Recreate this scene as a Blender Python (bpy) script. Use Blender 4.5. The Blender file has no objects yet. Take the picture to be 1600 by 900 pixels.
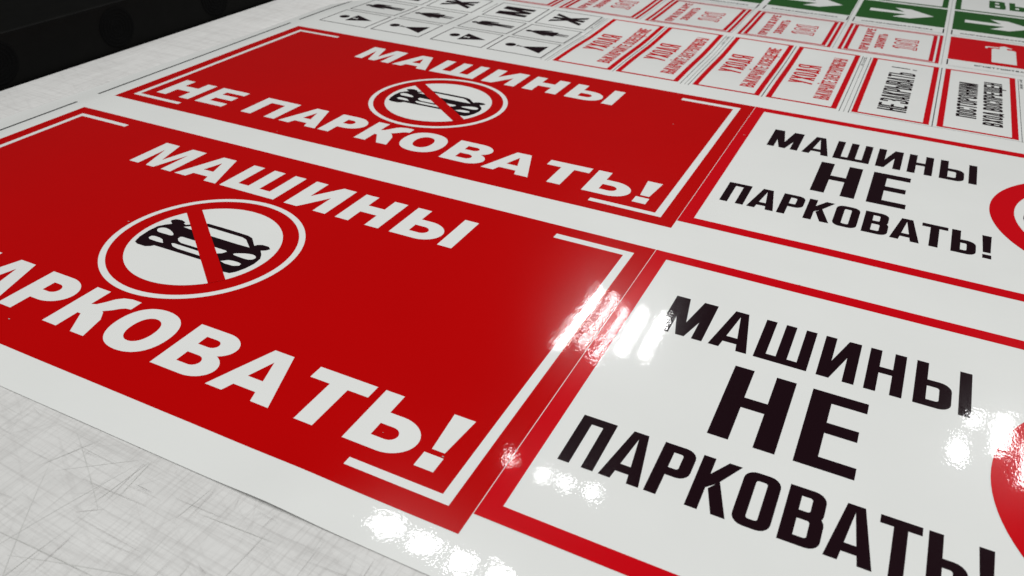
import bpy, math, random
from mathutils import Vector
from mathutils.geometry import delaunay_2d_cdt
random.seed(7)
S = 0.01                      # one layout unit (1 % of a banner's length) in metres
PI = math.pi
scene = bpy.context.scene
C = scene.collection

# ------------------------------------------------------------------ camera
cam_d = bpy.data.cameras.new('camera'); cam = bpy.data.objects.new('camera', cam_d); C.objects.link(cam)
scene.camera = cam
cam.location = (22.321*S, -38.22*S, 51.702*S)
cam.rotation_euler = (0.9953, -0.0206, 0.4579)
CAM_F = 1295.581
cam_d.sensor_width = 36.0; cam_d.lens = 36.0*CAM_F/1600
cam_d.clip_start = 0.02; cam_d.clip_end = 60
cam_d.dof.use_dof = True
cam_d.dof.focus_distance = 0.92
cam_d.dof.aperture_fstop = 9.5

# ------------------------------------------------------------------ world (dim indoor ambience)
world = bpy.data.worlds.new('World'); scene.world = world; world.use_nodes = True
bg = world.node_tree.nodes['Background']
wt = world.node_tree                     # the hall is brighter behind the photographer than beyond the table
w_tc = wt.nodes.new('ShaderNodeTexCoord'); w_dot = wt.nodes.new('ShaderNodeVectorMath'); w_dot.operation = 'DOT_PRODUCT'
w_dot.inputs[1].default_value = (0.42, -0.85, 0.30)
w_mr = wt.nodes.new('ShaderNodeMapRange'); w_mr.interpolation_type = 'SMOOTHSTEP'
w_mr.inputs['From Min'].default_value = -0.45; w_mr.inputs['From Max'].default_value = 0.6
w_mr.inputs['To Min'].default_value = 0.022; w_mr.inputs['To Max'].default_value = 0.50
wt.links.new(w_tc.outputs['Generated'], w_dot.inputs[0]); wt.links.new(w_dot.outputs['Value'], w_mr.inputs['Value'])
bg.inputs[0].default_value = (0.97, 1.0, 0.99, 1); wt.links.new(w_mr.outputs[0], bg.inputs[1])

# ------------------------------------------------------------------ lamps: added fill, and LED panels placed for the glare patches
def area(name, loc, sx, sy, radiance, col=(1, 1, 1)):
    l = bpy.data.lights.new(name, 'AREA'); l.shape = 'RECTANGLE'; l.size = sx; l.size_y = sy
    l.energy = radiance*PI*sx*sy; l.color = col
    o = bpy.data.objects.new(name, l); C.objects.link(o); o.location = loc
    return o
area('overhead_fill', (0.8, 0.5, 6.0), 6.0, 6.2, 2.22, (0.99, 1.0, 0.985))      # added broad fill, set high where the film does not mirror it
def lamp_row(z, cells, rad):  # one inferred LED lamp repeated as added rows, one per glare patch
    for (x, y, sx, sy) in cells:
        area('led_glare_panel', (x*S, y*S, z*S), sx*S, sy*S, rad)
lamp_row(200, [(-111, 134, 9.5, 9), (-95, 131.5, 9.5, 9), (-78.5, 129.5, 9.5, 9), (-62, 131, 9.5, 9)], 40)
lamp_row(200, [(-86, 190, 3.2, 8), (-67.5, 187.5, 4.5, 7.5), (-58, 187, 4, 7), (-47, 187, 4.5, 7.5)], 35)
lamp_row(200, [(-101, 304, 3.5, 58), (-91.5, 306, 2.5, 50), (-82, 298, 2.5, 50), (-72, 304, 3.5, 44), (-60, 306, 4, 42)], 42)
lamp_row(200, [(84, 288, 5, 16), (90, 312, 5, 7), (101, 306, 6, 26), (111, 290, 5, 26)], 35)

scene.view_settings.view_transform = 'Standard'; scene.view_settings.look = 'None'
scene.view_settings.exposure = 0.0; scene.view_settings.gamma = 1.0
scene.view_settings.use_curve_mapping = False

# ------------------------------------------------------------------ tags
def tag(o, label=None, cat=None, group=None, kind=None):
    if label: o['label'] = label
    if cat: o['category'] = cat
    if group: o['group'] = group
    if kind: o['kind'] = kind
    return o
def thing(name, x, y, label, cat, group=None):
    o = bpy.data.objects.new(name, None); C.objects.link(o)
    o.empty_display_size = 0.01
    o.location = (x*S, y*S, 0)
    return tag(o, label, cat, group)

# ------------------------------------------------------------------ materials
def new_mat(name):
    m = bpy.data.materials.new(name); m.use_nodes = True
    nt = m.node_tree; b = nt.nodes['Principled BSDF']
    return m, nt, b
def nd(nt, t, **kw):
    n = nt.nodes.new(t)
    for k, v in kw.items(): setattr(n, k, v)
    return n
def gloss_mat(name, col, rough=0.015, micro=1.0, spec=0.5):
    """glossy printed vinyl film: fine orange-peel surface, slight mottling of the ink"""
    m, nt, b = new_mat(name)
    tc = nd(nt, 'ShaderNodeTexCoord')
    geo = nd(nt, 'ShaderNodeNewGeometry')
    n1 = nd(nt, 'ShaderNodeTexNoise'); n1.inputs['Scale'].default_value = 540; n1.inputs['Detail'].default_value = 1.0; n1.inputs['Roughness'].default_value = 0.6
    mp = nd(nt, 'ShaderNodeMapping'); mp.inputs['Scale'].default_value = (1.0, 0.55, 1.0)
    nt.links.new(geo.outputs['Position'], mp.inputs['Vector']); nt.links.new(mp.outputs[0], n1.inputs['Vector'])
    bp = nd(nt, 'ShaderNodeBump'); bp.inputs['Strength'].default_value = 1.0; bp.inputs['Distance'].default_value = 0.000022*micro
    nt.links.new(n1.outputs['Fac'], bp.inputs['Height'])
    n2 = nd(nt, 'ShaderNodeTexNoise'); n2.inputs['Scale'].default_value = 48; n2.inputs['Detail'].default_value = 3
    nt.links.new(geo.outputs['Position'], n2.inputs['Vector'])
    bp2 = nd(nt, 'ShaderNodeBump'); bp2.inputs['Strength'].default_value = 1.0; bp2.inputs['Distance'].default_value = 0.00006*micro
    nt.links.new(n2.outputs['Fac'], bp2.inputs['Height']); nt.links.new(bp.outputs[0], bp2.inputs['Normal'])
    nt.links.new(bp2.outputs[0], b.inputs['Coat Normal'])
    n3 = nd(nt, 'ShaderNodeTexNoise'); n3.inputs['Scale'].default_value = 9; n3.inputs['Detail'].default_value = 5
    nt.links.new(geo.outputs['Position'], n3.inputs['Vector'])
    mx = nd(nt, 'ShaderNodeMix', data_type='RGBA'); mx.inputs[6].default_value = (*[c*0.965 for c in col], 1); mx.inputs[7].default_value = (*[min(1, c*1.035) for c in col], 1)
    nt.links.new(n3.outputs['Fac'], mx.inputs[0]); nt.links.new(mx.outputs[2], b.inputs['Base Color'])
    b.inputs['Roughness'].default_value = 0.17
    b.inputs['IOR'].default_value = 1.45
    b.inputs['Specular IOR Level'].default_value = 0.08
    b.inputs['Coat Weight'].default_value = 0.9; b.inputs['Coat Roughness'].default_value = rough; b.inputs['Coat IOR'].default_value = 1.42
    return m
M_WHITE = gloss_mat('white_vinyl', (0.80, 0.80, 0.782))
M_RED = gloss_mat('red_ink', (0.50, 0.0006, 0.0010))
M_CRIM = gloss_mat('crimson_ink', (0.56, 0.0015, 0.012))
M_SCAR = gloss_mat('scarlet_ink', (0.59, 0.001, 0.006))
M_PINK = gloss_mat('pale_red_ink', (0.50, 0.13, 0.14))
M_BLACK = gloss_mat('black_ink', (0.012, 0.0035, 0.006))
M_GREEN = gloss_mat('green_ink', (0.021, 0.10, 0.019))
M_CUT = gloss_mat('cut_line_grey', (0.10, 0.10, 0.10), 0.1)
M_HAIR = gloss_mat('hairline_grey', (0.36, 0.36, 0.35), 0.1)

# ------------------------------------------------------------------ the sheet's undulation
def bump1(t, c, w):
    return math.exp(-((t-c)/w)**2)
def sstep(a, b, t):
    t = max(0.0, min(1.0, (t-a)/(b-a))); return t*t*(3-2*t)
def hgt(x, y):
    """height of the vinyl sheet, layout units"""
    h = -0.24*bump1(y, 133, 8)*(1-sstep(-4, 10, x))
    h += 0.10*bump1(y, 150, 6)*(1-sstep(0, 12, x))
    h += 0.10*bump1(y, 168, 7)*(1-sstep(6, 14, x))
    h += 0.018*math.sin(x*0.19+1.0+0.05*y)*math.sin(y*0.11+0.7)
    h += 0.006*math.sin(x*0.43+y*0.21)
    e = max(0.0, (26-y)/30.3)                    # the near edge droops gently on to the table
    h -= 0.15*e*e
    h += 0.25*sstep(3, -4.3, y)*bump1(x, -15.5, 4.0)
    h -= 0.16*sstep(-101, -107, x)
    return h
def nrm(x, y):
    d = 0.05
    gx = (hgt(x+d, y)-hgt(x-d, y))/(2*d); gy = (hgt(x, y+d)-hgt(x, y-d))/(2*d)
    return Vector((-gx, -gy, 1)).normalized()

# ------------------------------------------------------------------ flat shapes -> meshes that follow the sheet
GRID = 1.5
def inside(poly, x, y):
    c = False; n = len(poly); j = n-1
    for i in range(n):
        xi, yi = poly[i]; xj, yj = poly[j]
        if (yi > y) != (yj > y) and x < (xj-xi)*(y-yi)/(yj-yi)+xi: c = not c
        j = i
    return c
def shape_mesh(shape, step=GRID):
    """shape: list of (polygon, sign); later entries overrule earlier ones"""
    pts = []; edges = []; boxes = []
    for poly, sg in shape:
        base = len(pts); n = len(poly); ring = []
        for i in range(n):
            ax, ay = poly[i]; bx, by = poly[(i+1) % n]
            L = math.hypot(bx-ax, by-ay); k = max(1, int(math.ceil(L/step)))
            for q in range(k):
                ring.append((ax+(bx-ax)*q/k, ay+(by-ay)*q/k))
        pts += ring
        edges += [(base+i, base+(i+1) % len(ring)) for i in range(len(ring))]
        xs = [p[0] for p in poly]; ys = [p[1] for p in poly]; boxes.append((min(xs), max(xs), min(ys), max(ys)))
    def isin(x, y):
        r = False
        for (poly, sg), bb in zip(shape, boxes):
            if bb[0] <= x <= bb[1] and bb[2] <= y <= bb[3] and inside(poly, x, y): r = sg > 0
        return r
    x0 = min(b[0] for b in boxes); x1 = max(b[1] for b in boxes); y0 = min(b[2] for b in boxes); y1 = max(b[3] for b in boxes)
    i = math.ceil(x0/step)
    while i*step < x1:
        j = math.ceil(y0/step)
        while j*step < y1:
            if isin(i*step, j*step): pts.append((i*step+0.0007, j*step+0.0003))
            j += 1
        i += 1
    vs, es, fs, *_ = delaunay_2d_cdt([Vector(p) for p in pts], edges, [], 0, 1e-5)
    out = []
    for f in fs:
        cx = sum(vs[k][0] for k in f)/len(f); cy = sum(vs[k][1] for k in f)/len(f)
        if isin(cx, cy): out.append(f)
    return vs, out
def obj_from(name, shape, mat, parent, z, ox=0.0, oy=0.0):
    vs, fs = shape_mesh(shape)
    used = sorted({k for f in fs for k in f}); mp = {k: i for i, k in enumerate(used)}
    co = []; nr = []
    for k in used:
        x, y = vs[k]
        co.append(((x-ox)*S, (y-oy)*S, (hgt(x, y)+z)*S)); nr.append(nrm(x, y))
    faces = []
    for f in fs:
        a, b, c = [Vector(vs[k]) for k in f[:3]]
        ff = [mp[k] for k in f]
        if (b-a).cross(c-a) < 0: ff.reverse()
        faces.append(ff)
    me = bpy.data.meshes.new(name); me.from_pydata(co, [], faces); me.update()
    me.shade_smooth(); me.normals_split_custom_set_from_vertices(nr)
    me.materials.append(mat)
    o = bpy.data.objects.new(name, me); C.objects.link(o)
    if parent: o.parent = parent
    return o
class Sign:
    """one sticker: its Empty and a local frame. rot=True: text reads away from the camera (+y), its top towards -x"""
    def __init__(s, name, x0, y0, w, h, label, cat, group=None, rot=False, sx=1.0):
        s.x0, s.y0, s.w, s.h, s.rot, s.sx = x0, y0, w, h, rot, sx
        s.root = thing(name, x0, y0, label, cat, group)
    def part(s, name, shape, mat, lvl, parent=None, rot=False):
        pts = []
        for poly, sg in shape:
            if rot:      # (u, v): u along reading direction, v up  ->  x = w - v, y = u
                pts.append(([(s.x0+s.w-v, s.y0+u) for u, v in poly], sg))
            else:
                pts.append(([(s.x0+u*s.sx, s.y0+v) for u, v in poly], sg))
        o = obj_from(name, pts, mat, s.root, 0.012+0.014*lvl, s.x0, s.y0)
        if parent: o.parent = parent
        return o

# ------------------------------------------------------------------ 2-D shape helpers
def rect(x0, y0, x1, y1): return [(x0, y0), (x1, y0), (x1, y1), (x0, y1)]
def frame(x0, y0, x1, y1, tx, ty): return [(rect(x0, y0, x1, y1), 1), (rect(x0+tx, y0+ty, x1-tx, y1-ty), -1)]
def circle(cx, cy, r, n=96): return [(cx+r*math.cos(2*PI*i/n), cy+r*math.sin(2*PI*i/n)) for i in range(n)]
def rr(x0, y0, x1, y1, r, corners='abcd', ry=None, n=5):
    """rounded rectangle; a=bottom-left b=bottom-right c=top-right d=top-left"""
    r = min(r, abs(x1-x0)/2) if r > 0 else 0; ry = min(r if ry is None else ry, abs(y1-y0)/2)
    out = []
    for k, (cx, cy, a0) in zip('abcd', ((x0+r, y0+ry, PI), (x1-r, y0+ry, 1.5*PI), (x1-r, y1-ry, 0), (x0+r, y1-ry, .5*PI))):
        if k in corners and r > 0:
            for i in range(n+1):
                a = a0+PI/2*i/n; out.append((cx+r*math.cos(a), cy+ry*math.sin(a)))
        else:
            out.append({'a': (x0, y0), 'b': (x1, y0), 'c': (x1, y1), 'd': (x0, y1)}[k])
    return out
def smooth(pts, n=4):
    """closed Catmull-Rom curve through pts"""
    out = []; N = len(pts)
    for i in range(N):
        p0, p1, p2, p3 = pts[i-1], pts[i], pts[(i+1) % N], pts[(i+2) % N]
        for k in range(n):
            t = k/n
            out.append(tuple(0.5*(2*p1[a]+(p2[a]-p0[a])*t+(2*p0[a]-5*p1[a]+4*p2[a]-p3[a])*t*t+(3*p1[a]-p0[a]-3*p2[a]+p3[a])*t**3) for a in (0, 1)))
    return out
def shift(sh, dx, dy, k=1.0, ky=None):
    ky = k if ky is None else ky
    return [([(x*k+dx, y*ky+dy) for x, y in p], sg) for p, sg in sh]
def bar(x0, y0, x1, y1, t):
    """slanted stroke with horizontal ends, width t"""
    return [(x0, y0), (x0+t, y0), (x1+t, y1), (x1, y1)]

# ------------------------------------------------------------------ lettering, drawn stroke by stroke
def glyph(ch, w, h, s, t, r):
    """w width, h cap height, s stem, t bar thickness, r outer corner radius"""
    P = lambda *a: (list(a), 1)
    N = lambda *a: (list(a), -1)
    ri = max(0.0, r-s*0.75)
    m = h*0.52
    if ch == 'Й':
        g = glyph('И', w, h, s, t, r); return g+[(rect(w*.25, h*1.07, w*.75, h*1.07+t*0.8), 1)]
    if ch == 'Н': return [(rect(0, 0, s, h), 1), (rect(w-s, 0, w, h), 1), (rect(s*.9, m-t/2, w-s*.9, m+t/2), 1)]
    if ch == 'П': return [(rect(0, 0, w, h), 1), (rect(s, -1e-3, w-s, h-t), -1)]
    if ch == 'Ш': 
        a = (w-3*s)/2; return [(rect(0, 0, w, h), 1), (rect(s, t, s+a, h+1e-3), -1), (rect(2*s+a, t, w-s, h+1e-3), -1)]
    if ch == 'Щ':
        g = glyph('Ш', w, h, s, t, r); return g+[(rect(w-s*.4, -t*1.3, w+s*.5, t*.9), 1)]
    if ch == 'И': return [(rect(0, 0, s, h), 1), (rect(w-s, 0, w, h), 1), ([(0, 0), (s*1.15, 0), (w-s*.02, h*.62), (w, h), (w-s*1.15, h), (s*.6, h*.2)], 1), ([(s, h+1e-3), (s, h*.42), (w-s*1.1, h+1e-3)], -1), ([(w-s, -1e-3), (w-s, h*.58), (s*1.1, -1e-3)], -1)]
    if ch == 'Е': return [(rect(0, 0, w, h), 1), (rect(s, t, w+1e-3, m-t/2), -1), (rect(s, m+t/2, w+1e-3, h-t), -1), (rect(w*.93, m-t*.7, w+1e-3, m+t*.7), -1)]
    if ch == 'Т': return [(rect(0, h-t, w, h), 1), (rect(w/2-s/2, 0, w/2+s/2, h-t*.5), 1)]
    if ch == 'Г': return [(rect(0, 0, s, h), 1), (rect(s*.5, h-t, w, h), 1)]
    if ch == 'О': return [(rr(0, 0, w, h, r), 1), (rr(s, t, w-s, h-t, ri), -1)]
    if ch == 'С': return [(rr(0, 0, w, h, r), 1), (rr(s, t, w-s, h-t, ri), -1), (rect(w-s*1.1, h*.36, w+1e-3, h*.64), -1)]
    if ch == 'Э': return [(rr(0, 0, w, h, r), 1), (rr(s, t, w-s, h-t, ri), -1), (rect(-1e-3, h*.34, s*1.1, h*.66), -1), (rect(w*.35, m-t/2, w-s*.5, m+t/2), 1)]
    if ch == 'Ю':
        return [(rect(0, 0, s, h), 1), (rect(s*.5, m-t/2, w*.45, m+t/2), 1)]+shift(glyph('О', w*.66, h, s, t, r), w*.34, 0)
    if ch == 'Р':
        q = h*.40; return [(rect(0, 0, s, h), 1), (rr(0, q, w, h, r, 'bc'), 1), (rr(s, q+t, w-s, h-t, ri, 'bc'), -1), (rect(0, 0, s, h), 1)]
    if ch == 'Ь':
        q = h*.60; return [(rect(0, 0, s, h), 1), (rr(0, 0, w, q, r, 'bc'), 1), (rr(s, t, w-s, q-t, ri, 'bc'), -1)]
    if ch == 'Б':
        q = h*.60; return [(rect(0, 0, s, h), 1), (rr(0, 0, w, q, r, 'bc'), 1), (rr(s, t, w-s, q-t, ri, 'bc'), -1), (rect(s*.5, h-t, w*.9, h), 1)]
    if ch == 'Ы':
        a = w*.66; return glyph('Ь', a, h, s, t, r)+[(rect(w-s, 0, w, h), 1)]
    if ch == 'В':
        return [(rr(0, 0, w, m+t*.5, r, 'bc'), 1), (rr(0, m-t*.5, w*.96, h, r, 'bc'), 1), (rr(s, t, w-s, m-t/2, ri, 'bc'), -1), (rr(s, m+t/2, w*.96-s, h-t, ri, 'bc'), -1)]
    if ch == 'З':
        return [(rr(0, 0, w, m+t*.5, r), 1), (rr(0, m-t*.5, w*.96, h, r), 1), (rr(-1e-3, t, w-s, m-t/2, ri, 'bc'), -1), (rr(-1e-3, m+t/2, w*.96-s, h-t, ri, 'bc'), -1),
                (rect(-1e-3, h*.28, w*.4, h*.72), -1), (rr(0, 0, s, h*.28, r, 'a'), 1), (rr(0, h*.72, s, h, r, 'd'), 1)]
    if ch in 'АД' or ch == 'Л':
        ap = s*1.05; c = w/2
        tri = [(0, 0), (s, 0), (c, h-t*.9), (w-s, 0), (w, 0), (c+ap*.62, h), (c-ap*.62, h)]
        if ch == 'А': return [(tri, 1), ([(s*.9, h*.16), (w-s*.9, h*.16), (w-s*1.15, h*.16+t), (s*1.15, h*.16+t)], 1)]
        if ch == 'Л': return [(tri, 1)]
        return [([(0.08*w, t*.5), (w*.92, t*.5), (c+ap*.62, h), (c-ap*.62, h)], 1), ([(w*.08+s, t), (w*.92-s, t), (c, h-t*1.2)], -1), (rect(0, 0, w, t), 1), (rect(0, -t*.35, s*.8, t*.5), 1), (rect(w-s*.8, -t*.35, w, t*.5), 1)]
    if ch == 'М':
        return [(rect(0, 0, s, h), 1), (rect(w-s, 0, w, h), 1), ([(0, h), (s*1.4, h), (w/2, h*.36), (w-s*1.4, h), (w, h), (w-s*.9, h*.5), (w/2+s*.42, 0), (w/2-s*.42, 0), (s*.9, h*.5)], 1)]
    if ch == 'К':
        return [(rect(0, 0, s, h), 1), ([(s*.9, h*.40), (s*.9, h*.66), (w-s*1.05, h), (w, h), (w*.56, h*.56)], 1), ([(w-s*1.1, 0), (w, 0), (w*.60, h*.60), (w*.38, h*.42)], 1)]
    if ch == 'Х':
        return [([(0, 0), (s, 0), (w, h), (w-s, h)], 1), ([(w-s, 0), (w, 0), (s, h), (0, h)], 1)]
    if ch == 'У':
        return [([(0, h), (s, h), (w*.60, h*.30), (w*.40, h*.30)], 1), ([(w*.12, 0), (w*.12+s, 0), (w, h), (w-s, h)], 1)]
    if ch == 'Ж':
        return [(rect(w/2-s/2, 0, w/2+s/2, h), 1), ([(0, 0), (s*1.1, 0), (w/2, h*.45), (s*1.1, h), (0, h), (w*.33, h*.5)], 1), ([(w, 0), (w-s*1.1, 0), (w/2, h*.45), (w-s*1.1, h), (w, h), (w*.67, h*.5)], 1), (rect(w*.36, h*.42, w*.64, h*.58), 1)]
    if ch == 'Ч':
        return [(rect(w-s, 0, w, h), 1), (rr(0, h*.38, w, h+t*3, r, 'a'), 1), (rr(s, h*.38+t, w-s, h+t*4, ri, 'a'), -1), (rect(-1, h, w+1, h+t*5), -1)]
    if ch == 'Я':
        g = glyph('Р', w, h, s, t, r)
        g = [([(w-x, y) for x, y in p], sg) for p, sg in g]
        return g+[([(0, 0), (s, 0), (w*.55, h*.42), (w*.25, h*.42)], 1)]
    if ch == '!': return [(rect(0, h*.26, s, h), 1), (rect(0, 0, s, h*.14), 1)]
    if ch == '.': return [(rect(0, 0, s, s), 1)]
    if ch == '1': return [(rect(w*.4, 0, w*.4+s, h), 1), ([(0, h*.80), (w*.4+s*.5, h*.86), (w*.4+s*.5, h), (w*.4, h)], 1)]
    return []
WIDE = {'М': 1.32, 'Ш': 1.42, 'Ы': 1.42, 'Щ': 1.45, 'Ж': 1.45, 'Ю': 1.4, 'Д': 1.12, '!': 0.45, '1': .6, '.': .4}
def line(text, u0, u1, v, h, sfrac=0.26, t=None, r=None, gap=0.20, space=0.55):
    """one line of text fitted exactly between u0 and u1"""
    tot = 0.0
    for i, c in enumerate(text):
        tot += space if c == ' ' else WIDE.get(c, 1.0)
        if i < len(text)-1 and c != ' ' and text[i+1] != ' ': tot += gap
    W = (u1-u0)/tot; s = W*sfrac; t = t or s; r = W*.42 if r is None else r
    out = []; u = u0
    for i, c in enumerate(text):
        if c == ' ': u += space*W; continue
        w = WIDE.get(c, 1.0)*W
        if c == '!': w = s
        out += shift(glyph(c, w, h, s, t, r), u, v)
        u += WIDE.get(c, 1.0)*W
        if i < len(text)-1 and text[i+1] != ' ': u += gap*W
    return out
def word(specs, v, h, s, t, r):
    """glyphs at measured places: [(char, x0, x1), ...]"""
    out = []
    for c, a, b in specs: out += shift(glyph(c, b-a, h, s, t, r), a, v)
    return out

# heavy italic-free poster face of the red banners, measured glyph outlines (cap height 7.25)
def poster(ch, x0, x1, v, h=7.25):
    w = x1-x0; s = 2.08
    if ch == 'М':
        g = [([(0, 0), (1.75, 0), (1.72, 5.3), (3.28, 0), (4.72, 0), (6.25, 5.3), (6.2, 0), (w, 0), (w, h), (w-2.7, h), (4.06, 2.3), (2.65, h), (0, h)], 1)]
    elif ch == 'А':
        c = w/2-.02
        g = [([(0, 0), (2.05, 0), (2.45, 1.22), (w-2.5, 1.22), (w-2.1, 0), (w, 0), (c+1.2, h), (c-1.2, h)], 1), ([(2.87, 2.78), (w-2.92, 2.78), (c, 5.6)], -1)]
    elif ch == 'И':
        g = [(rect(0, 0, s-.1, h), 1), (rect(w-s+.1, 0, w, h), 1), ([(0, 0), (2.2, 0), (w-s+.06, 4.0), (w, h), (w-2.15, h), (s-.06, 3.3)], 1), ([(s-.1, h+.01), (s-.1, 3.45), (w-2.1, h+.01)], -1), ([(w-s+.1, -.01), (w-s+.1, 3.9), (2.15, -.01)], -1)]
    elif ch == 'Н':
        g = [(rect(0, 0, s, h), 1), (rect(w-s, 0, w, h), 1), (rect(s-.1, 2.82, w-s+.1, 4.72), 1)]
    elif ch == 'Ш':
        a = (w-3*1.95)/2; q = 1.95; g = [(rect(0, 0, w, h), 1), (rect(q, 1.68, q+a, h+.01), -1), (rect(2*q+a, 1.68, w-q, h+.01), -1)]
    elif ch in 'ЬЫ':
        a = w if ch == 'Ь' else 6.5
        g = [(rect(0, 0, s, h), 1), (rr(0, 0, a, 4.7, 2.9, 'bc', 2.35, 10), 1), (rr(s, 1.5, a-2.05, 3.14, .95, 'bc', .82, 8), -1)]
        if ch == 'Ы': g.append((rect(w-s+.05, 0, w, h), 1))
    elif ch == 'Е':
        g = [(rect(0, 0, w, h), 1), (rect(s, 1.45, w+.01, 2.85), -1), (rect(s, 4.55, w+.01, 5.72), -1), (rect(w-.35, 2.7, w+.01, 4.6), -1)]
    elif ch == 'П':
        g = [(rect(0, 0, w, h), 1), (rect(s, -.01, w-s, h-1.7), -1)]
    elif ch == 'Р':
        q = 2.45
        g = [(rect(0, 0, s, h), 1), (rr(0, q, 6.1, h, 2.9, 'bc', 2.4, 10), 1), (rr(s, 4.05, 3.85, 5.65, .95, 'bc', .8, 8), -1)]
    elif ch == 'К':
        g = [(rect(0, 0, s, h), 1), ([(s-.1, 2.75), (2.55, 2.75), (4.2, 0), (w, 0), (5.35, 2.9), (4.55, 3.95), (4.25, 4.1), (5.1, 4.75), (5.6, 5.3), (6.1, 5.62), (6.75, 5.72), (6.75, h), (5.4, h), (4.4, 6.95), (3.75, 6.4), (3.2, 5.5), (2.65, 4.75), (s-.1, 4.5)], 1)]
    elif ch == 'О':
        g = [([(w/2+w/2*math.cos(a)*(1+.04*math.sin(2*a)**2), h/2+(h/2+.1)*math.sin(a)*(1+.04*math.sin(2*a)**2)) for a in [2*PI*i/48 for i in range(48)]], 1),
             ([(w/2+(w/2-2.1)*math.cos(a)*(1+.03*math.sin(2*a)**2), h/2+(h/2-1.55)*math.sin(a)*(1+.03*math.sin(2*a)**2)) for a in [2*PI*i/40 for i in range(40)]], -1)]
    elif ch == 'В':
        g = [(rr(0, 0, 6.7, 3.95, 2.7, 'bc', 2.0, 10), 1), (rr(0, 3.4, 6.42, h, 2.5, 'bc', 1.92, 10), 1),
             (rr(s, 1.45, 4.45, 3.02, .9, 'bc', .78, 8), -1), (rr(s, 4.45, 4.27, 5.78, .8, 'bc', .66, 8), -1)]
    elif ch == 'Т':
        g = [(rect(0, h-1.72, w, h), 1), (rect(w/2-s/2, 0, w/2+s/2, h-1), 1)]
    elif ch == '!':
        g = [([(.42, 2.4), (1.72, 2.4), (w, h), (-.02, h)], 1), (rect(0, 0, 1.95, 1.8), 1)]
    return shift(g, x0, v)
# ------------------------------------------------------------------ the "no cars" roundel (centre 0,0 ; unit scale for r = 12.08)
CAR_BODY = [(-5.97, 2.62), (-6.1, 3.0), (-6.88, 3.24), (-7.76, 3.08), (-8.12, 2.62), (-7.9, 2.3), (-7.3, 1.95), (-7.8, 1.5), (-8.42, .65), (-8.56, -.63), (-8.40, -2.3), (-7.97, -3.50), (-7.3, -3.8),
            (-6.0, -3.8), (-5.45, -3.5), (-5.15, -3.12), (-2.7, -3.08), (2.3, -3.04), (5.3, -3.08), (5.6, -3.6), (6.3, -3.88), (7.3, -3.75), (7.75, -3.2), (8.2, -2.1), (8.42, -.8), (8.29, .4), (7.8, 1.2),
            (7.05, 1.95), (7.6, 2.3), (7.85, 2.75), (7.3, 3.15), (6.3, 3.15), (5.75, 2.85), (5.6, 2.5), (4.1, 3.85), (3.2, 4.12), (0, 4.16), (-3.2, 4.12), (-4.2, 3.8), (-5.5, 2.55)]
CAR_HOLES = [[(-5.45, 2.0), (-3.9, 3.25), (-2.9, 3.45), (2.9, 3.45), (3.7, 3.2), (5.35, 1.9), (3.5, 1.84), (-3.5, 1.84)],
             smooth([(-7.95, -.1), (-8.0, .45), (-7.3, .82), (-6.1, .6), (-5.0, .0), (-5.0, -.4), (-5.97, -.48), (-7.3, -.48)]),
             smooth([(7.75, -.1), (7.75, .5), (7.0, .84), (5.8, .6), (4.6, -.05), (4.7, -.38), (5.8, -.48), (7.1, -.48)]),
             [(-7.42, -1.99), (-7.35, -1.5), (-6.9, -1.34), (-6.0, -1.36), (-5.3, -1.55), (-4.5, -2.24), (-5.3, -2.34), (-6.9, -2.3)],
             [(7.3, -1.95), (7.2, -1.5), (6.7, -1.36), (5.8, -1.36), (5.1, -1.5), (4.3, -2.2), (5.2, -2.42), (6.6, -2.36)],
             [(-4.0, -.5), (-4.0, -.05), (-3.7, .06), (3.5, .02), (3.75, -.15), (3.5, -.7), (2.8, -1.15), (-2.8, -1.2), (-3.5, -.95)],
             [(-3.8, -1.78), (-3.5, -1.62), (2.9, -1.65), (3.3, -1.85), (2.9, -2.2), (2.2, -2.42), (-2.2, -2.42), (-3.1, -2.28)]]
def shrink(p, k):
    cx = (min(q[0] for q in p)+max(q[0] for q in p))/2; cy = (min(q[1] for q in p)+max(q[1] for q in p))/2
    return [(cx+(x-cx)*k, cy+(y-cy)*k) for x, y in p]
CAR_HOLES = [CAR_HOLES[0]]+[shrink(p, .90) for p in CAR_HOLES[1:5]]+[shrink(p, .97) for p in CAR_HOLES[5:]]
def roundel(sg, cx, cy, r, rim, small_rim=False):
    k = r/12.08
    if rim:
        ring = sg.part('ring', [(circle(cx, cy, 12.08*k), 1), (circle(cx, cy, 11.3*k), -1)], M_WHITE, 1.6)
        disc = sg.part('disc', [(circle(cx, cy, 9.32*k), 1)], M_WHITE, 1.6)
    else:
        ring = sg.part('ring', [(circle(cx, cy, r), 1), (circle(cx, cy, r*.815), -1)], M_SCAR, 1.6)
        disc = sg.part('disc', [(circle(cx, cy, r*.812), 1)], M_WHITE, 1.6)
        k = r*.815/9.32
    car = sg.part('car_pictogram', [([(cx+x*k, cy+y*k) for x, y in CAR_BODY], 1)]+[([(cx+x*k, cy+y*k) for x, y in hl], -1) for hl in CAR_HOLES], M_BLACK, 2.0)
    a = math.radians(-51.0+11.4)
    # slash, clipped to the disc
    dx, dy = math.cos(math.radians(-38.6)), math.sin(math.radians(-38.6)); nx, ny = -dy, dx; L = 9.6*k; hw = .98*k; o = .02*k
    R = 9.33*k; da = math.asin(hw/R); a0 = math.radians(-38.6)
    sg.part('slash', [([(cx+R*math.cos(q), cy+R*math.sin(q)) for q in [a0-da+2*da*i/6 for i in range(7)]+[a0+PI-da+2*da*i/6 for i in range(7)]], 1)], M_RED if rim else M_SCAR, 2.4)

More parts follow.
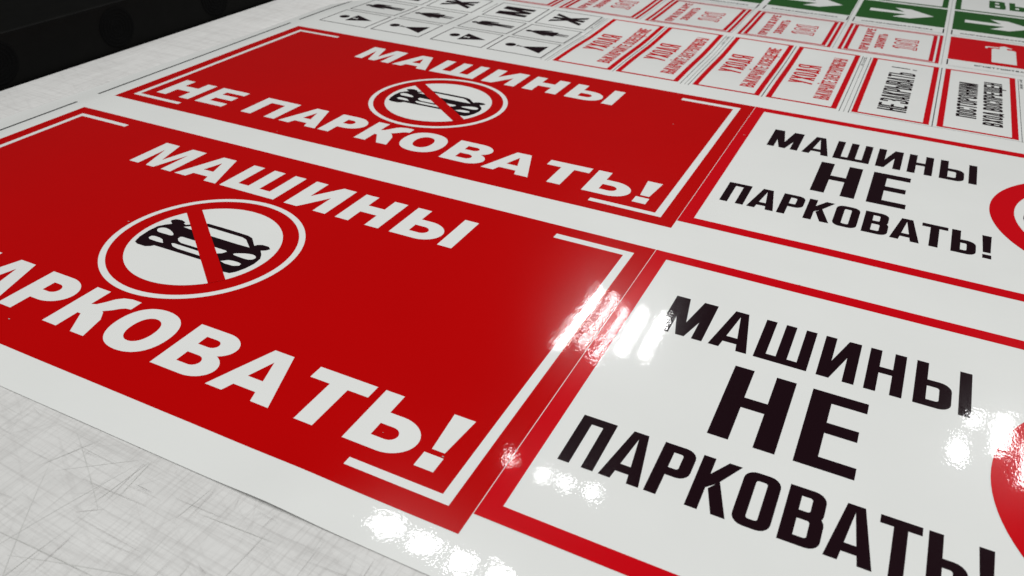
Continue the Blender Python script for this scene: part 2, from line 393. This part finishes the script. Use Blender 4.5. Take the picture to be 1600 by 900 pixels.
# ================================================================== THE SETTING: table
def scratch_mat():
    m, nt, b = new_mat('scratched_table_top')
    geo = nd(nt, 'ShaderNodeNewGeometry')
    acc = None
    def streak(rot, sc_long, sc_cross, lo, hi, amt, warp=0.0, seed=0.0):
        nonlocal acc
        mp = nd(nt, 'ShaderNodeMapping'); mp.inputs['Rotation'].default_value = (0, 0, math.radians(rot)); mp.inputs['Location'].default_value = (seed, seed*.7, 0)
        nt.links.new(geo.outputs['Position'], mp.inputs['Vector'])
        mp2 = nd(nt, 'ShaderNodeMapping'); mp2.inputs['Scale'].default_value = (sc_long, sc_cross, 1)
        nt.links.new(mp.outputs[0], mp2.inputs['Vector'])
        n = nd(nt, 'ShaderNodeTexNoise'); n.inputs['Scale'].default_value = 1.0; n.inputs['Detail'].default_value = 3; n.inputs['Roughness'].default_value = .65
        nt.links.new(mp2.outputs[0], n.inputs['Vector'])
        mr = nd(nt, 'ShaderNodeMapRange'); mr.inputs['From Min'].default_value = lo; mr.inputs['From Max'].default_value = hi
        mr.inputs['To Min'].default_value = 1.0; mr.inputs['To Max'].default_value = 1.0-amt*1.25
        nt.links.new(n.outputs['Fac'], mr.inputs['Value'])
        if acc is None: acc = mr.outputs[0]
        else:
            mu = nd(nt, 'ShaderNodeMath', operation='MULTIPLY'); nt.links.new(acc, mu.inputs[0]); nt.links.new(mr.outputs[0], mu.inputs[1]); acc = mu.outputs[0]
    streak(3, 5, 300, .50, .70, .19, seed=1)
    streak(-4, 4, 90, .54, .74, .14, seed=2)
    streak(8, 9, 260, .56, .72, .14, seed=6)
    streak(90, 6, 330, .52, .70, .18, seed=3)
    streak(97, 5, 120, .56, .75, .12, seed=4)
    streak(84, 8, 300, .58, .74, .14, seed=5)
    streak(128, 8, 260, .61, .76, .15, seed=7)
    streak(55, 7, 220, .62, .78, .12, seed=8)
    streak(30, 7, 150, .56, .74, .12, seed=12)
    streak(150, 8, 200, .58, .74, .11, seed=13)
    streak(72, 7, 130, .56, .74, .12, seed=14)
    streak(108, 6, 210, .57, .72, .13, seed=15)
    streak(-2, 3, 34, .48, .70, .10, seed=16)
    streak(88, 4, 45, .50, .70, .09, seed=17)
    streak(20, 8, 8, .35, .75, .09, seed=9)
    streak(0, 60, 60, .45, .8, .06, seed=11)
    mx = nd(nt, 'ShaderNodeMix', data_type='RGBA'); mx.inputs[6].default_value = (.30, .28, .27, 1); mx.inputs[7].default_value = (.755, .742, .728, 1)
    nt.links.new(acc, mx.inputs[0]); nt.links.new(mx.outputs[2], b.inputs['Base Color'])
    b.inputs['Roughness'].default_value = .42
    b.inputs['Specular IOR Level'].default_value = .35
    bp = nd(nt, 'ShaderNodeBump'); bp.inputs['Strength'].default_value = .4; bp.inputs['Distance'].default_value = .0002
    nt.links.new(acc, bp.inputs['Height']); nt.links.new(bp.outputs[0], b.inputs['Normal'])
    return m
def box(name, x0, x1, y0, y1, z0, z1, mat, parent=None, bevel=0.0):
    vs = [(x*S, y*S, z*S) for z in (z0, z1) for y in (y0, y1) for x in (x0, x1)]
    fs = [(0, 2, 3, 1), (4, 5, 7, 6), (0, 1, 5, 4), (2, 6, 7, 3), (0, 4, 6, 2), (1, 3, 7, 5)]
    me = bpy.data.meshes.new(name); me.from_pydata(vs, [], fs); me.update(); me.materials.append(mat)
    o = bpy.data.objects.new(name, me); C.objects.link(o)
    if parent: o.parent = parent
    if bevel:
        md = o.modifiers.new('bevel', 'BEVEL'); md.width = bevel*S; md.segments = 3
    return o
M_TABLE = scratch_mat()
TZ = -0.24
table = box('table_top', -119.2, 140, -60, 300, TZ-3, TZ, M_TABLE)
tag(table, 'pale scratched cutting table under the printed sheet', 'table', kind='structure')
# scratch marks cut into the mat: thin dark slivers, a mark on the table surface
def flat_mat(name, col, rough=.6):
    m, nt, b = new_mat(name)
    geo = nd(nt, 'ShaderNodeNewGeometry'); n = nd(nt, 'ShaderNodeTexNoise'); n.inputs['Scale'].default_value = 160; n.inputs['Detail'].default_value = 4
    nt.links.new(geo.outputs['Position'], n.inputs['Vector'])
    mx = nd(nt, 'ShaderNodeMix', data_type='RGBA'); mx.inputs[6].default_value = (*[c*.75 for c in col], 1); mx.inputs[7].default_value = (*[min(1, c*1.25) for c in col], 1)
    nt.links.new(n.outputs['Fac'], mx.inputs[0]); nt.links.new(mx.outputs[2], b.inputs['Base Color'])
    b.inputs['Roughness'].default_value = rough
    return m
M_SCR = [flat_mat('scratch_light', (.575, .57, .55)), flat_mat('scratch_mid', (.46, .44, .43)), flat_mat('scratch_dark', (.13, .12, .12))]
def scratches():
    zi = 0
    for mi, (n, wlo, whi) in enumerate(((130, .03, .07), (190, .015, .04), (40, .03, .06))):
        vs = []; fs = []
        for _ in range(n):
            x = random.uniform(-75, 20); y = random.uniform(-40, -5.2)
            fam = random.random()
            a = random.gauss(1, 3) if fam < .38 else random.gauss(91, 6) if fam < .78 else random.uniform(0, 180)
            L = random.uniform(3, 20) if mi == 0 else random.uniform(1, 10) if mi == 1 else random.uniform(.2, 2.6)
            a = math.radians(a); w = random.uniform(wlo, whi)/2; k = 5; cur = random.gauss(0, .0012)
            b0 = len(vs); px, py = x, y; zz = TZ+.004+zi*.0005; zi += 1
            L = min(L, (-4.75-y)/max(1e-3, abs(math.sin(a))+.08)) if math.sin(a) > -.08 else L
            for i in range(k+1):
                aa = a+cur*L*(i-k/2); ww = w*math.sin(PI*(i+.3)/(k+.6))
                vs.append(((px-math.sin(aa)*ww)*S, (py+math.cos(aa)*ww)*S, zz*S)); vs.append(((px+math.sin(aa)*ww)*S, (py-math.cos(aa)*ww)*S, zz*S))
                px += math.cos(aa)*L/k; py += math.sin(aa)*L/k
                if i: fs.append((b0+2*i-2, b0+2*i-1, b0+2*i+1, b0+2*i))
        me = bpy.data.meshes.new('scratch_marks'); me.from_pydata(vs, [], fs); me.update(); me.materials.append(M_SCR[mi])
        o = bpy.data.objects.new('scratch_marks', me); C.objects.link(o); o.parent = table
        o['kind'] = 'stuff'
scratches()

# black machine rail along the far-left edge of the table
def black_mat(name, col, rough, stripe=None):
    m, nt, b = new_mat(name)
    geo = nd(nt, 'ShaderNodeNewGeometry'); n = nd(nt, 'ShaderNodeTexNoise'); n.inputs['Scale'].default_value = 30; n.inputs['Detail'].default_value = 6
    nt.links.new(geo.outputs['Position'], n.inputs['Vector'])
    mx = nd(nt, 'ShaderNodeMix', data_type='RGBA'); mx.inputs[6].default_value = (*[c*.6 for c in col], 1); mx.inputs[7].default_value = (*[c*1.5 for c in col], 1)
    nt.links.new(n.outputs['Fac'], mx.inputs[0]); nt.links.new(mx.outputs[2], b.inputs['Base Color'])
    b.inputs['Roughness'].default_value = rough; b.inputs['Specular IOR Level'].default_value = .07
    return m
M_RAIL = black_mat('black_rail_paint', (.0028, .0027, .0024), .6)
M_RAIL2 = black_mat('black_rubber', (.0016, .0016, .0016), .8)
rail = thing('machine_rail', -120, 100, 'black rail of the cutting machine along the left edge of the table', 'machine rail')
rail.location = (0, 0, 0)
box('rail_body', -150, -119.8, -60, 300, -6, 9.0, M_RAIL, rail, bevel=.5)
box('rail_back', -200, -150.6, -60, 300, -6, 7.4, M_RAIL2, rail, bevel=.4)
box('rail_cover', -240, -172, -60, 300, 7.8, 9.6, M_RAIL, rail, bevel=.4)
def ribbed_disc(y, zc=4.2, r=3.9):
    vs = []; fs = []; n = 40; rings = 11
    for k in range(rings+1):
        rad = r*(1-k/rings*.96); x = -119.8+.06+(.10 if k % 2 else 0)
        for i in range(n):
            a = 2*PI*i/n; vs.append((x*S, (y+rad*math.cos(a)*1.05)*S, (zc+rad*math.sin(a))*S))
    for k in range(rings):
        for i in range(n):
            j = (i+1) % n; fs.append((k*n+i, k*n+j, (k+1)*n+j, (k+1)*n+i))
    fs.append(tuple(range(rings*n, rings*n+n)))
    me = bpy.data.meshes.new('ribbed_insert'); me.from_pydata(vs, [], fs); me.update(); me.materials.append(M_RAIL2)
    o = bpy.data.objects.new('ribbed_insert', me); C.objects.link(o); o.parent = rail
for y in (50, 76, 103, 132): ribbed_disc(y)

# ================================================================== THE PRINTED SHEET
def sheet_left(y):
    ks = [(-6, -109.2), (40, -107.6), (60, -106.6), (98, -105.2), (140, -105.6), (260, -106)]
    for (a, xa), (b, xb) in zip(ks, ks[1:]):
        if y <= b: return xa+(xb-xa)*(y-a)/(b-a)
    return ks[-1][1]
def build_sheet():
    ys = [-4.35, -4.0, -3.4, -2.7, -2, -1.2, -.4]+[i*1.5 for i in range(0, 172)]
    n = 132; vs = []; nr = []; fs = []
    for y in ys:
        xl = sheet_left(y)
        for i in range(n):
            x = xl+(92-xl)*i/(n-1)
            vs.append((x*S, y*S, hgt(x, y)*S)); nr.append(nrm(x, y))
    m = len(ys)
    for j in range(m-1):
        for i in range(n-1): fs.append((j*n+i, j*n+i+1, (j+1)*n+i+1, (j+1)*n+i))
    # a thin rim gives the film its thickness
    loop = [i for i in range(n)]+[j*n+n-1 for j in range(1, m)]+[(m-1)*n+i for i in range(n-2, -1, -1)]+[j*n for j in range(m-2, 0, -1)]
    b0 = len(vs)
    for k in loop:
        v = vs[k]; vs.append((v[0], v[1], v[2]-.028*S)); nr.append(Vector((0, -1, 0)))
    L = len(loop)
    for i in range(L):
        j = (i+1) % L; fs.append((loop[i], b0+i, b0+j, loop[j]))
    me = bpy.data.meshes.new('sheet_film'); me.from_pydata(vs, [], fs); me.update()
    me.shade_smooth(); me.normals_split_custom_set_from_vertices(nr); me.materials.append(M_WHITE)
    o = bpy.data.objects.new('sheet_film', me); C.objects.link(o); return o
sheet = thing('vinyl_sheet', 0, 0, 'large glossy white vinyl sheet carrying all the printed signs', 'vinyl sheet')
film = build_sheet(); film.parent = sheet
mk = []
for y0, y1 in ((-4.0, 51.3), (55.7, 107.7), (110.8, 250)): mk.append((rect(-103.45, y0, -102.95, y1), 1))
for q in mk: obj_from('registration_line', [q], M_CUT, sheet, .012)
hair = [(rect(-.06, 2.4, .06, 50), 1)]
hl = []
for x, w in ((-44.0, .05), (-43.04, .12), (-42.5, .07), (-15.26, .13), (-14.44, .07), (-13.75, .13), (13.34, .13), (14.1, .07), (14.88, .13), (42.0, .10)): hl.append((rect(x-w/2, 111.6, x+w/2, 147.0), 1))
for q in hl: obj_from('trim_line', [q], M_CUT, sheet, .012)
hl = []
for x in (-57.6, -36.3, -14.9, 6.75, 28.1): hl.append((rect(x-.06, 149.6, x+.06, 235), 1))
hl += [(rect(15.2, 111.75, 92, 111.87), 1), (rect(29.3, 149.5, 60, 149.62), 1)]
for q in hl: obj_from('trim_line', [q], M_HAIR, sheet, .012)
for x in (28.38,): obj_from('trim_line', [(rect(x-.09, 112, x+.09, 147.2), 1)], M_CUT, sheet, .012)
obj_from('trim_line', [(rect(-28.95, 112, -28.8, 147.2), 1)], M_CUT, sheet, .012); obj_from('trim_line', [(rect(-.33, 112, -.15, 147), 1)], M_CUT, sheet, .012)

# ================================================================== THE SIGNS
GB = 'red no parking banners'
def banner(y0, label, full):
    s = Sign('red_banner', -100, y0, 100, 50.05, label, 'banner', GB)
    s.part('face', [(rect(0, 0, 99.965, 50.05), 1)], M_RED, 0)
    t = .85; L = 10.4; a, b, c, d = 2.15, 2.15, 97.85, 47.9     # corner brackets
    s.part('left_bracket', [([(a, b), (a+L-.15, b), (a+L-.15, b+t), (a+t, b+t), (a+t, d-t), (a+L, d-t), (a+L, d), (a, d)], 1)], M_WHITE, 1)
    s.part('right_bracket', [([(c, b), (c-L, b), (c-L, b+t+.05), (c-t-.2, b+t+.05), (c-t-.2, d-t-.25), (c-L, d-t-.25), (c-L, d), (c, d)], 1)], M_WHITE, 1)
    g = []
    for ch, x0, x1 in (('М', 23.15, 31.15), ('А', 31.97, 39.55), ('Ш', 40.3, 49.75), ('И', 51.55, 58.35), ('Н', 59.95, 66.68), ('Ы', 68.32, 77.47)): g += poster(ch, x0, x1, 38.22, 7.3)
    s.part('top_lettering', g, M_WHITE, 1)
    g = poster('Н', 4.9, 12.1, 4.76, 7.22)+poster('Е', 13.65, 19.6, 4.76, 7.22)
    s.part('short_word', g, M_WHITE, 1)
    g = []
    for ch, x0, x1 in (('П', 23.8, 30.8), ('А', 31.75, 39.1), ('Р', 39.65, 45.9), ('К', 46.7, 52.8), ('О', 53.75, 61.0), ('В', 62.15, 68.8), ('А', 69.35, 77.0), ('Т', 77.65, 84.4), ('Ь', 85.35, 91.85), ('!', 92.87, 95.1)):
        g += poster(ch, x0, x1, 4.76, 7.22)
    s.part('bottom_lettering', g, M_WHITE, 1)
    roundel(s, 50.35, 24.85, 12.08, True)
    return s
banner(0, 'red banner nearest the scratched table, its left end cut off by the photo', True)
banner(56.37, 'red banner seen whole in the photo, next to the rows of small signs', True)

GW = 'white signs with red frames and large black lettering'
def white_sign(y0, label, sx, dx):
    s = Sign('parking_sign', .04, y0+2.35, 76, 47.7, label, 'sign', GW)
    s.part('face', [(rect(0, 0, 76, 47.7), 1)], M_WHITE, 0)
    s.part('red_frame', frame(0, 0, 76, 47.7, 1.8, 1.78), M_SCAR, 1)
    o = -2.35
    def T(specs, v, h, st, t, r): return shift(word([(c, a*sx+dx, b*sx+dx) for c, a, b in specs], v, h, st, t, r), 0, o)
    s.part('top_lettering', T([('М', 5.35, 10.12), ('А', 10.8, 14.82), ('Ш', 15.5, 20.85), ('И', 21.78, 25.4), ('Н', 26.3, 29.82), ('Ы', 30.8, 35.95)], 33.83, 7.32, 1.12, 1.05, 1.15), M_BLACK, 1)
    s.part('middle_lettering', T([('Н', 14.33, 20.4), ('Е', 21.98, 27.15)], 20.38, 11.05, 1.93, 1.55, 0), M_BLACK, 1)
    s.part('bottom_lettering', T([('П', 3.55, 6.83), ('А', 7.32, 10.95), ('Р', 11.38, 14.42), ('К', 14.9, 18.3), ('О', 18.64, 21.75), ('В', 22.4, 25.6), ('А', 25.93, 29.55), ('Т', 29.62, 32.82), ('Ь', 33.27, 36.2)], 11.1, 6.42, 1.08, .95, 1.05)
           + shift([([(a[0]*sx+dx, a[1]) for a in p], sg) for p, sg in [([(37.0, 12.75), (37.9, 12.75), (38.02, 17.54), (36.9, 17.54)], 1), (rect(36.95, 11.12, 37.98, 12.15), 1)]], 0, o), M_BLACK, 1)
    roundel(s, 54.0*1+dx*1.4, 26.4+o, 16.35 if dx == 0 else 16.6, False)
    return s
white_sign(0, 'white sign with large black lettering and bright reflections, in the bottom right corner', 1.0, 0)
white_sign(56.37, 'white sign with large black lettering beside the banner that is seen whole', .992, -.12)

# ---- toilet signs
RX = [-99.0, -85.3, -70.2, -56.65]; RY = [112.45, 124.15, 135.9]; RH = [10.5, 10.4, 11.4]
GT = 'small toilet signs with thin black outlines'
def mirror(p, k): return p
FIG_MAN = [([(2.35, 5.0), (2.55, 4.5), (3.2, 4.1), (4.6, 4.0), (6.6, 4.05), (6.85, 4.3), (6.6, 4.6), (6.0, 4.65), (4.6, 4.75), (7.6, 4.8), (11.1, 4.7), (11.3, 5.0), (11.1, 5.5), (8, 5.6), (7.9, 5.7), (11.1, 5.9), (11.2, 6.5), (10.8, 6.7), (6.6, 6.7), (4.6, 6.7), (6.0, 6.95), (6.8, 7.0), (6.9, 7.3), (6.5, 7.6), (4.4, 7.65), (3.2, 7.5), (2.5, 6.9)], 1)]
FIG_WOM = [([(2.35, 5.2), (2.5, 4.8), (3.2, 4.45), (4.4, 3.9), (6.1, 3.2), (6.5, 3.3), (6.5, 3.7), (4.9, 4.55), (6.6, 3.75), (8.15, 3.6), (8.25, 4.65), (11.0, 4.7), (11.1, 5.1), (8.3, 5.35), (8.3, 5.6), (11.0, 5.75), (11.0, 6.2), (8.2, 6.3), (8.1, 7.2), (6.5, 7.0), (4.9, 6.4), (6.5, 7.3), (6.5, 7.6), (6.1, 7.8), (4.2, 7.05), (3.1, 6.5), (2.5, 6.0)], 1)]
def toilet(ci, ri, label, kind):
    x0, y0 = RX[ci], RY[ri]; w = 12.35; h = RH[ri]
    s = Sign('toilet_sign', x0, y0, w, h, label, 'sign', GT)
    s.part('face', [(rect(0, 0, w, h), 1)], M_WHITE, 0)
    s.part('outline', frame(0, 0, w, h, .24, .24), M_BLACK, 1)
    def head(cx, cy, r): return [([(cx+r*math.cos(a)*1.0, cy+r*math.sin(a)) for a in [2*PI*i/28 for i in range(28)]], 1)]
    if kind == 'cone_man': s.part('pictogram', head(3.1, 5.35, 1.15)+[([(5.0, 2.75), (5.2, 7.75), (10.6, 5.2)], 1), ([(5.55, 4.6), (6.15, 5.1), (6.8, 4.7), (6.8, 5.7), (6.15, 5.3), (5.55, 5.8)], -1)], M_BLACK, 1)
    if kind == 'cone_woman': s.part('pictogram', head(3.05, 5.2, 1.15)+[([(5.6, 5.1), (10.65, 2.6), (10.6, 7.7)], 1), ([(4.5, 4.5), (5.05, 5.0), (5.6, 4.7), (5.6, 5.6), (5.05, 5.3), (4.5, 5.9)], 1)], M_BLACK, 1)
    if kind == 'man': s.part('pictogram', head(1.75, 5.3, .72)+FIG_MAN, M_BLACK, 1)
    if kind == 'woman': s.part('pictogram', head(1.75, 5.3, .72)+FIG_WOM, M_BLACK, 1)
    if kind in 'МЖ':
        g = shift(glyph(kind, 6.6, 7.7, 1.65 if kind == 'М' else 1.4, 1.2, 0), 2.55, 2.45)
        s.part('letter', g, M_BLACK, 1, rot=True)
desc = {'cone_man': 'black inverted cone figure with bow tie', 'cone_woman': 'black upright cone figure with neck bow', 'man': 'black standing man pictogram', 'woman': 'black woman in a dress pictogram', 'М': 'black letter М', 'Ж': 'black letter Ж'}
wher = ['in the outermost column', 'in the second column from the rail', 'in the third column from the rail', 'beside the red framed signs']
for ci in range(4):
    for ri in range(3):
        kind = (('cone_man', 'cone_woman'), ('man', 'woman'), ('М', 'Ж'))[ri][ci % 2]
        toilet(ci, ri, 'sign with '+desc[kind]+' '+wher[ci], kind)

# ---- tall signs with red frames (text runs away from the camera)
GU = 'tall white signs with red frames and red lettering'
def tall(x0, w, label, rows, col, thick, tx=.98, group=GU):
    s = Sign('warning_sign', x0, 112.35, w, 34.85, label, 'sign', group)
    s.part('face', [(rect(0, 0, w, 34.85), 1)], M_WHITE, 0)
    s.part('red_frame', frame(0, 0, w, 34.85, tx, .62), M_SCAR, 1)
    for nm, txt, u0, u1, xl, xr, sf in rows:      # u: along y (absolute-112.35), letter top at x=xl, baseline x=xr (local)
        h = xr-xl; base = w-xr
        s.part(nm, line(txt, u0, u1, base, h, sf, t=thick, gap=.15), col, 1, rot=True)
    return s
U_OSV = lambda: [('large_lettering', 'УХОДЯ', 10.7, 23.35, 2.1, 6.5, .37), ('small_lettering', 'ВЫКЛЮЧАЙТЕ ОСВЕЩЕНИЕ', 3.8, 31.1, 7.95, 10.6, .33)]
U_ELE = lambda: [('large_lettering', 'УХОДЯ', 10.7, 23.2, 2.0, 6.4, .37), ('small_lettering', 'ВЫКЛЮЧАЙТЕ ЭЛЕКТРОПРИБОРЫ', 3.75, 30.6, 7.75, 10.5, .33)]
tall(-41.75, 12.35, 'red lettered switch off the light sign beside the toilet signs', U_OSV(), M_SCAR, .45)
tall(-28.4, 12.45, 'red lettered switch off appliances sign, second from the toilet signs', U_ELE(), M_SCAR, .45)
tall(-13.15, 12.4, 'red lettered switch off the light sign, third from the toilet signs', U_OSV(), M_SCAR, .45)
tall(.42, 12.35, 'red lettered switch off appliances sign beside the black lettered do not close sign', U_ELE(), M_SCAR, .45)
GK = 'tall white signs with red frames and black lettering'
tall(15.3, 12.55, 'red framed sign with one line of tall black letters and an exclamation mark', [('lettering', 'НЕ ЗАКРЫВАТЬ', 3.95, 27.6, 3.85, 8.65, .37), ], M_BLACK, .52, group=GK)
tall(29.05, 12.45, 'red framed sign with two lines of tall black letters at the right edge', [('lettering', 'ПОСТОРОННИМ', 6.9, 27.3, 2.75, 6.0, .37), ('second_lettering', 'ВХОД ВОСПРЕЩЕН', 4.7, 29.6, 7.0, 10.15, .37)], M_BLACK, .52, tx=1.0, group=GK)
# the exclamation mark after the lettering of the do-not-close sign
for o in list(C.objects):
    if o.name.startswith('warning_sign') and o.get('label', '').startswith('red framed sign with one line'):
        e = obj_from('exclamation_mark', [(rect(19.25, 142.45, 22.7, 142.95), 1), (rect(23.2, 142.3, 23.95, 142.8), 1)], M_BLACK, o, .012+.014, 15.3, 112.35)
# fine print between the tall signs
def fine_print(x, y0, y1, h):
    random.seed(int(x*7+500)); g = [(rect(x+h*.45, y0, x+h*.55, y1), 1)]; y = y0
    while y < y1:
        d = random.uniform(.18, .34)
        if random.random() < .84:
            g.append((rect(x, y, x+h, y+.1), 1))
            if random.random() < .6: g.append((rect(x+random.choice((0, h*.42, h*.8)), y+.09, x+random.choice((.9, 1))*h, y+d*.75), 1))
        y += d+.12
    obj_from('fine_print', g, M_CUT, sheet, .012)
fine_print(-14.95, 140.5, 146.3, .5); fine_print(13.55, 140.5, 146.3, .5); fine_print(42.25, 141, 147, .5); fine_print(-43.9, 138, 146.5, .5); fine_print(-71.3, 138, 146, .4)

# ---- fire telephone signs
GF = 'red double framed fire telephone signs'
def fire(x0, label):
    w = 19.85; h = 22.6
    s = Sign('fire_sign', x0, 149.75, w, h, label, 'sign', GF)
    s.part('face', [(rect(0, 0, w, h), 1)], M_WHITE, 0)
    s.part('outer_frame', frame(0, 0, w, h, .72, .42), M_CRIM, 1)
    s.part('inner_frame', frame(1.12, .78, w-1.12, h-.78, .85, .5), M_CRIM, 1)
    s.part('top_lettering', line('ПРИ ПОЖАРЕ', 2.2, 20.3, w-5.9, 1.9, .36, t=.42), M_CRIM, 1, rot=True)
    s.part('lower_lettering', line('ЗВОНИТЬ', 4.95, 17.2, w-8.7, 1.85, .36, t=.42), M_CRIM, 1, rot=True)
    H = 4.9; b = w-15.25; k = .40
    one = [(rect(.35, 0, 1.85, H), 1), ([(-.15, H*.70), (.4, H*.78), (.4, H), (0.3, H*.95), (-.15, H*.86)], 1), (rect(-.15, 0, 2.3, .75), 1), (rect(.35+k, .3, 1.85-k, H-.35), -1), (rect(.15, .28, 2.0, .48), -1)]
    zero = [(rr(0, 0, 2.6, H, 1.3), 1), (rr(k, .35, 2.6-k, H-.35, 1.0), -1), (rr(.98, 1.1, 1.62, H-1.1, .3), 1)]
    s.part('number', shift(one, 7.2, b)+shift(zero, 9.95, b)+shift(one, 13.15, b), M_CRIM, 1, rot=True)
for x, l in ((-78.2, 'fire telephone sign behind the toilet signs, farthest from the extinguisher sign'), (-56.75, 'fire telephone sign behind the join of toilet signs and red lettered signs'), (-35.1, 'fire telephone sign behind the two red lettered signs nearest the toilet signs'),
             (-13.65, 'fire telephone sign behind the third and fourth red lettered signs'), (7.7, 'fire telephone sign next to the extinguisher sign')):
    fire(x, l)

# ---- extinguisher sign
s = Sign('extinguisher_sign', 29.05, 150.0, 19.9, 22.7, 'red sign with a white fire extinguisher pictogram at the right edge', 'sign')
s.part('face', [(rect(0, 0, 19.9, 22.7), 1)], M_WHITE, 0)
s.part('red_panel', [(rect(0, 4.5, 19.9, 22.7), 1)], M_SCAR, 1)
s.part('side_tick', [(rect(-.05, .3, .22, 4.1), 1)], M_BLACK, 1); s.part('side_tick', [(rect(19.7, .3, 19.95, 4.1), 1)], M_BLACK, 1)
s.part('caption', line('ОГНЕТУШИТЕЛЬ', 5.1, 14.9, 1.75, .95, .28, t=.22), M_BLACK, 1)
s.part('pictogram', [(rr(8.25, 6.5, 12.9, 17.3, .8, 'cd'), 1), (rect(9.8, 17.0, 11.2, 19.0), 1), ([(7.0, 16.9), (7.0, 18.0), (7.5, 18.35), (9.9, 18.75), (9.9, 18.2), (7.5, 17.7), (7.45, 16.9)], 1), ([(9.8, 18.3), (9.9, 19.4), (10.8, 20.1), (11.4, 19.4), (12.2, 19.0), (12.2, 18.5), (11, 18.4)], 1)], M_WHITE, 2)

# ---- green arrow signs
GA = 'green arrow signs'
def arrow(x0, label):
    s = Sign('arrow_sign', x0, 174.4, 19.75, 23.6, label, 'sign', GA)
    s.part('face', [(rect(0, 0, 19.75, 23.6), 1)], M_WHITE, 0)
    s.part('green_panel', [(rect(0, 5.1, 19.75, 23.6), 1)], M_GREEN, 1)
    s.part('arrow', [([(2.5, 13.0), (2.5, 15.65), (10.3, 15.45), (8.0, 18.9), (11.7, 18.9), (16.95, 14.4), (11.9, 9.7), (8.0, 9.7), (10.9, 13.3)], 1)], M_WHITE, 2)
    s.part('side_tick', [(rect(-.05, .3, .22, 4.3), 1)], M_BLACK, 1); s.part('side_tick', [(rect(19.5, .3, 19.8, 4.3), 1)], M_BLACK, 1)
    s.part('caption', line('НАПРАВЛЯЮЩАЯ СТРЕЛКА', 1.9, 17.4, 1.55, .95, .28, t=.2), M_BLACK, 1)
    s.part('rule', [(rect(.2, -.2, 19.5, -.05), 1)], M_HAIR, 1)
for x, l in ((-34.55, 'green arrow sign farthest left along the top edge'), (-13.3, 'green arrow sign left of the pair ending at the exit sign'), (7.65, 'green arrow sign behind the fire telephone sign next to the extinguisher'), (28.98, 'green arrow sign directly behind the red extinguisher sign')):
    arrow(x, l)
# ---- exit signs
def exit_sign(x0, w, label, text):
    s = Sign('exit_sign', x0, 199.5, w, 22, label, 'sign', 'green framed exit signs')
    s.part('face', [(rect(0, 0, w, 22), 1)], M_WHITE, 0)
    s.part('green_frame', frame(0, 0, w, 22, 1.35, 1.0), M_GREEN, 1)
    if text: s.part('lettering', line(text, 7.7, w-7.7, 5.9, 8.6, .36, t=1.7, r=.9, gap=.22), M_GREEN, 1)
exit_sign(28.9, 39.6, 'green framed exit sign with large green letters at the top right corner', 'ВЫХОД')
exit_sign(-13.3, 40.6, 'green framed white sign behind the green arrow signs, left of the exit lettering', None)

# ---- a few specks of dust on the film
def dust():
    random.seed(3); g = []
    for _ in range(9):
        x = random.uniform(-98, 40); y = random.uniform(0, 105); r = random.uniform(.05, .13); a = random.uniform(0, PI)
        g.append(([(x+r*math.cos(a+q)*(1 if q % PI else 1.8), y+r*.6*math.sin(a+q)) for q in (0, PI/3, 2*PI/3, PI, 4*PI/3, 5*PI/3)], 1))
    o = obj_from('dust_specks', g, M_DUST, sheet, .012+.014*5); o['kind'] = 'stuff'
M_DUST = flat_mat('dust_grey', (.42, .36, .35), .8)
dust()
